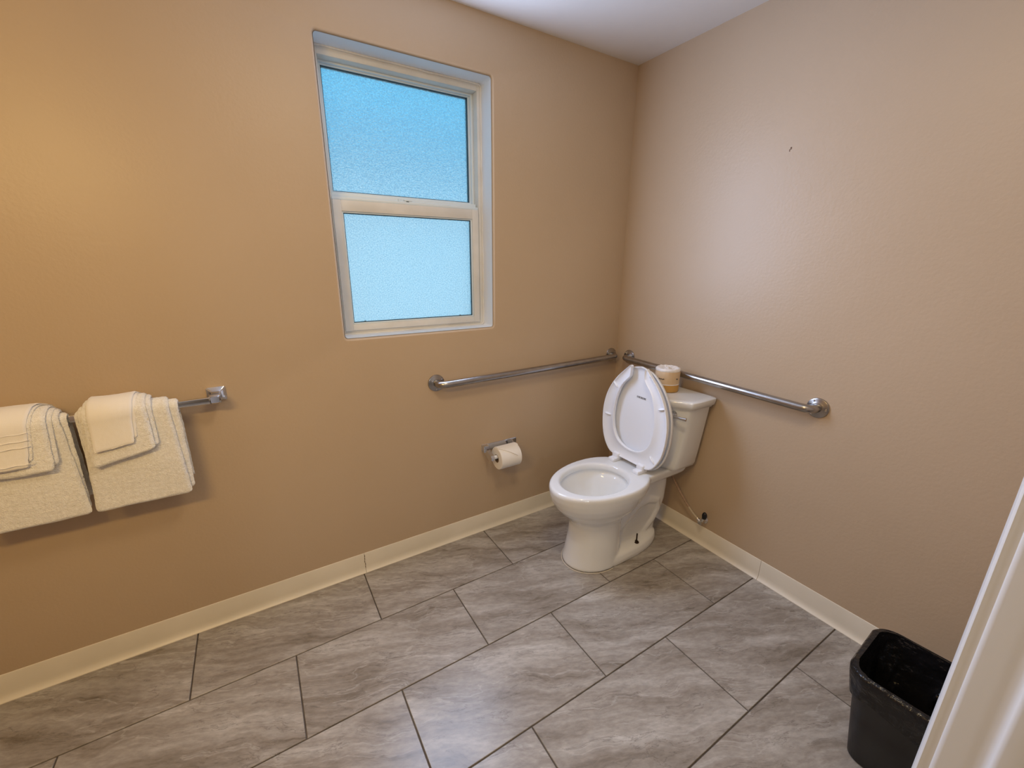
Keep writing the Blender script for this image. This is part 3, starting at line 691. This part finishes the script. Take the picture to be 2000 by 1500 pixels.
# open-front seat ring: paired outer / inner stations round the horseshoe
oh = spline([(-0.048, 0.463), (-0.085, 0.428), (-0.118, 0.395), (-0.150, 0.352), (-0.177, 0.298), (-0.192, 0.24), (-0.195, 0.18), (-0.189, 0.12), (-0.174, 0.066), (-0.148, 0.024), (-0.116, 0.001), (-0.06, -0.001), (0.0, -0.001)], 5)
ih = spline([(-0.040, 0.458), (-0.040, 0.420), (-0.046, 0.404), (-0.083, 0.362), (-0.104, 0.316), (-0.117, 0.262), (-0.122, 0.205), (-0.118, 0.160), (-0.106, 0.122), (-0.086, 0.092), (-0.060, 0.073), (-0.03, 0.062), (0.0, 0.059)], 5)
oh = oh + [(-a, b) for a, b in oh[::-1][1:]]; ih = ih + [(-a, b) for a, b in ih[::-1][1:]]
bm = bmesh.new(); rings = []
SW = 0.034                                             # underside plane of the seat (faces the room)
prof = [(0.0, 0.012), (0.0, 0.022), (0.02, 0.0255), (0.07, 0.0262), (0.16, 0.0200), (0.5, 0.0180), (0.82, 0.0200), (0.93, 0.0262), (0.98, 0.0255), (1.0, 0.022), (1.0, 0.012), (0.97, 0.0085), (0.5, 0.0065), (0.03, 0.0085)]
for (a, b) in zip(oh, ih):
    rings.append([seatpt(a[0]+(b[0]-a[0])*t, a[1]+(b[1]-a[1])*t, w_) for t, w_ in prof])
loft(bm, rings); seat = obj('seat', bm, PLAST, toi, angle=55)
for vv, ss, ang in ((0.128, 0.352, 0.75), (-0.152, 0.305, -0.35), (0.163, 0.190, 0.0), (-0.135, 0.058, 0.75)):
    bm = bmesh.new(); t = bmesh.new(); bmesh.ops.create_uvsphere(t, u_segments=16, v_segments=8, radius=1)
    for v in t.verts:
        a_, b_ = v.co.x*0.021, v.co.y*0.0045
        v.co = seatpt(vv + a_*math.cos(ang) - b_*math.sin(ang), ss + a_*math.sin(ang) + b_*math.cos(ang), 0.021 + v.co.z*0.008)
    merge(bm, t); obj('bumper', bm, PLAST, seat)
# lid: shallow dished shell with a turned rim
lo = mirror(spline([(-0.118, -0.004), (-0.152, 0.020), (-0.180, 0.064), (-0.195, 0.12), (-0.2005, 0.18), (-0.196, 0.242), (-0.181, 0.303), (-0.152, 0.360), (-0.112, 0.408), (-0.065, 0.445), (0.0, 0.462)], 5))
def lidring(k, w_): return [seatpt(a*k, 0.225 + (b-0.225)*k, w_) for a, b in lo]
bm = bmesh.new()
loft(bm, [lidring(0.60, -0.010), lidring(0.90, -0.0085), lidring(0.965, -0.004), lidring(0.985, 0.0035), lidring(1.0, 0.004), lidring(1.006, 0.0), lidring(0.998, -0.010), lidring(0.96, -0.0145), lidring(0.60, -0.0165)])
lid = obj('lid', bm, PLAST, toi, angle=60)
# faint printed maker's mark on the lid: seven tiny characters, too small to read in the photograph
bm = bmesh.new()
for k in range(7):
    vv = -0.030 - 0 + 0.0078*k; ss = 0.305
    c = [(0, 0, .0016, .0085), (.0032, 0, .0048, .0085)] if k % 2 else [(0, 0, .0016, .0085), (0, 0, .0050, .0016), (0, .0069, .0050, .0085)]
    for a0, b0, a1, b1 in c:
        vs = [bm.verts.new(seatpt(-(vv+0.014+p), ss+0.006+q_, -0.0088)) for p, q_ in ((a0, b0), (a1, b0), (a1, b1), (a0, b1))]
        vt = [bm.verts.new(seatpt(-(vv+0.014+p), ss+0.006+q_, -0.0080)) for p, q_ in ((a0, b0), (a1, b0), (a1, b1), (a0, b1))]
        bm.faces.new(vt)
        for i in range(4): bm.faces.new((vs[i], vs[(i+1) % 4], vt[(i+1) % 4], vt[i]))
obj('printed_mark', bm, INKG, lid, smooth=False)
for v_ in (-0.078, 0.078):
    bm = bmesh.new()
    box(bm, -0.352, -0.288, v_+0.012-0.019, v_+0.012+0.019, 0.4105, 0.4290, 0.005, 3)
    box(bm, -0.326, -0.284, v_+0.012-0.021, v_+0.012+0.021, 0.4235, 0.452, 0.007, 3)
    hg = obj('hinge', bm, PLAST, toi)
    bm = bmesh.new(); tube(bm, [(-0.301, v_+0.012-0.027, 0.437), (-0.301, v_+0.012+0.027, 0.437)], 0.0095, 16); obj('hinge_pin', bm, PLAST, hg)

# ---------------------------------------------------------------- water supply
VY, VZ = -0.672, 0.135
sv = empty('shutoff_valve', (0, VY, VZ)); tag(sv, 'chrome shutoff valve with black oval handle above the baseboard', 'valve')
bm = bmesh.new(); lathe(bm, [(0, 0), (0.018, 0), (0.0165, 0.003), (0.009, 0.006), (0.0075, 0.012), (0.0075, 0.024), (0.011, 0.025), (0.011, 0.042), (0, 0.043)], 20, RYm)
tube(bm, [(-0.034, 0.0, -0.010), (-0.034, 0.006, 0.004), (-0.034, 0.018, 0.012)], 0.0078, 14); obj('valve_body', bm, CHROME, sv)
bm = bmesh.new(); tube(bm, [(-0.034, 0, 0), (-0.036, -0.008, 0.014), (-0.037, -0.013, 0.030)], 0.0065, 12); obj('stem', bm, CHROME, sv)
bm = bmesh.new(); t = bmesh.new(); bmesh.ops.create_uvsphere(t, u_segments=20, v_segments=10, radius=1)
for v in t.verts: v.co = Vector((-0.038+v.co.x*0.010, -0.018+v.co.y*0.0125, 0.046+v.co.z*0.020))
merge(bm, t); obj('handle', bm, BLACKP, sv)
def bez(a, b, c, d, n=24):
    a, b, c, d = map(Vector, (a, b, c, d)); return [a*(1-t)**3 + b*3*t*(1-t)**2 + c*3*t*t*(1-t) + d*t**3 for t in [k/n for k in range(n+1)]]
hs = bez((-0.034, 0.016, 0.011), (-0.036, 0.075, 0.035), (-0.045, 0.145, 0.13), (-0.085, 0.215, 0.272))
bm = bmesh.new(); tube(bm, hs[7:], 0.0058, 14); h = obj('supply_hose', bm, HOSE, sv)
bm = bmesh.new(); tube(bm, hs[:8], 0.005, 14); obj('connector', bm, CONN, sv)

# ---------------------------------------------------------------- wrapped spare roll on the tank lid
sp = empty('wrapped_toilet_roll', (-0.118, -0.452, 0.7690)); tag(sp, 'paper-wrapped spare toilet roll standing on the toilet tank lid', 'toilet roll')
def crinkle(r, z, seed, n=64, amp=0.0012):
    return [Vector(((r+amp*noise.noise(Vector((math.cos(a)*4, math.sin(a)*4, z*40+seed))))*math.cos(a), (r+amp*noise.noise(Vector((math.cos(a)*4, math.sin(a)*4, z*40+seed))))*math.sin(a), z)) for a in [2*PI*k/n for k in range(n)]]
RW = 0.0555
bm = bmesh.new(); loft(bm, [crinkle(RW-0.004, 0.0005, 1), crinkle(RW-0.001, 0.003, 1), crinkle(RW, 0.012, 1), crinkle(RW, 0.036, 1), crinkle(RW-0.003, 0.0362, 1), crinkle(RW-0.003, 0.01, 1)], False, False); obj('golden_band', bm, GOLD, sp)
bm = bmesh.new(); loft(bm, [crinkle(RW-0.002, 0.0345, 1), crinkle(RW+0.0002, 0.0355, 1), crinkle(RW+0.0004, 0.0395, 1), crinkle(RW-0.002, 0.0405, 1)], False, False); obj('pale_line', bm, WRAPW, sp)
bm = bmesh.new(); loft(bm, [crinkle(RW-0.003, 0.038, 1), crinkle(RW, 0.0395, 1), crinkle(RW+0.0002, 0.07, 2), crinkle(RW, 0.097, 2), crinkle(RW-0.001, 0.100, 3)], False, False); obj('paper_wrap', bm, KRAFT, sp)
bm = bmesh.new()
tops = [(RW-0.0008, 0.098), (RW+0.0012, 0.103), (RW-0.001, 0.109), (RW-0.007, 0.1125), (RW-0.014, 0.110), (0.034, 0.106), (0.022, 0.1035), (0.012, 0.104), (0.006, 0.110), (0.002, 0.116)]
rs = []
for i, (r, z) in enumerate(tops):
    rr = []
    for k in range(64):
        a = 2*PI*k/64; dz = 0.0028*noise.noise(Vector((math.cos(a)*3*(1+i*0.2), math.sin(a)*3*(1+i*0.2), i*0.4)))*min(1, i/2) + 0.0016*math.sin(a*14+i)*(1 if 3 < i < 8 else 0)
        rr.append(Vector((r*math.cos(a+0.06*i), r*math.sin(a+0.06*i), z+dz)))
    rs.append(rr)
loft(bm, rs, False, True); obj('gathered_top', bm, WRAPW, sp, angle=80)
# illegible dark script printed round the wrap, and the end of another word
bm = bmesh.new()
def script(a0, a1, z0, amp, n, r):
    pts = []
    for k in range(n):
        t = k/(n-1); a = a0 + (a1-a0)*t
        pts.append(Vector((r*math.cos(a), r*math.sin(a), z0 + amp*math.sin(k*2.1) + 0.0012*math.sin(k*0.9))))
    tube(bm, pts, 0.0012, 5)
script(math.radians(165), math.radians(205), 0.064, 0.0026, 26, RW+0.0006)
obj('printed_mark', bm, INK, sp)
bm = bmesh.new(); script(math.radians(262), math.radians(272), 0.066, 0.0026, 8, RW+0.0006); obj('printed_mark', bm, INK, sp)

# ---------------------------------------------------------------- waste bin and its liner
bn = empty('waste_bin', (-0.392, -1.533, 0.0)); tag(bn, 'black rectangular plastic waste bin beside the door jamb', 'waste bin')
bn.rotation_euler = (0, 0, math.radians(3))
def br(z, hx, hy, r, s=0.0): return [Vector((x, y, z)) for x, y in rrect(hx, hy, r, 8)]
bm = bmesh.new()
loft(bm, [br(0.0, 0.088, 0.066, 0.035), br(0.004, 0.092, 0.070, 0.036), br(0.15, 0.108, 0.086, 0.042), br(0.285, 0.122, 0.100, 0.048), br(0.288, 0.127, 0.105, 0.052), br(0.304, 0.129, 0.107, 0.053), br(0.308, 0.127, 0.105, 0.052), br(0.306, 0.124, 0.102, 0.050), br(0.285, 0.118, 0.096, 0.046), br(0.15, 0.105, 0.083, 0.04), br(0.006, 0.089, 0.067, 0.034)])
obj('bin_body', bm, BINP, bn, angle=60)
bm = bmesh.new()
def lr(z, hx, hy, r, amp, seed, zamp=0.0, n=20):
    out = []
    for x, y in rrect(hx, hy, r, n):
        p = Vector((x, y, z)); d = Vector((x, y, 0)).normalized()
        f = noise.noise(Vector((x*38, y*38, z*14+seed))) + 0.5*noise.noise(Vector((x*90, y*90, z*20+seed)))
        p += d*amp*f; p.z += zamp*noise.noise(Vector((x*12, y*12, seed*2))); out.append(p)
    return out
def pack(n, r0, r1):                                   # interpolate rings for wrinkle resolution
    return [tuple(a+(b-a)*k/n for a, b in zip(r0, r1)) for k in range(n)]
prm = pack(7, (0.236, 0.1250, 0.1030, 0.050, 0.0045, 0.034), (0.296, 0.1325, 0.1105, 0.054, 0.0022, 0.006)) + pack(3, (0.300, 0.1325, 0.1105, 0.054, 0.0016, 0.003), (0.3115, 0.1260, 0.1040, 0.051, 0.0014, 0.001)) + pack(14, (0.309, 0.1190, 0.0970, 0.048, 0.004, 0.0), (0.14, 0.086, 0.064, 0.036, 0.022, 0.012)) + [(0.10, 0.080, 0.058, 0.035, 0.018, 0.01), (0.05, 0.064, 0.045, 0.03, 0.012, 0.01), (0.04, 0.02, 0.015, 0.01, 0.002, 0.0)]
loft(bm, [lr(z, hx, hy, r, amp, 3, za) for z, hx, hy, r, amp, za in prm], False, True)
o = obj('bag_liner', bm, LINER, bn, angle=70); o['label'] = 'shiny black bag folded over the rim'

# ---------------------------------------------------------------- small marks
def mark(name, loc, pts, m, parent):
    bm = bmesh.new()
    for x, y, z, sx, sy, sz in pts: box(bm, x-sx, x+sx, y-sy, y+sy, z-sz, z+sz)
    o = obj(name, bm, m, None, smooth=False); o.parent = parent; return o
SCUFF = mat('dark_scuff', (0.16, 0.10, 0.07), 0.8)
mark('scuff', None, [(-0.0004, -0.781, 1.757, 0.0004, 0.0022, 0.004), (-0.0004, -0.777, 1.7505, 0.0004, 0.0012, 0.004)], SCUFF, bpy.data.objects['wall_east'])
mark('chip', None, [(-0.0004, -0.0295, 0.76, 0.0004, 0.0009, 0.004), (-0.0004, -0.0275, 0.754, 0.0004, 0.0008, 0.003)], mat('chipped_paint', (0.20, 0.16, 0.08), 0.8), door)
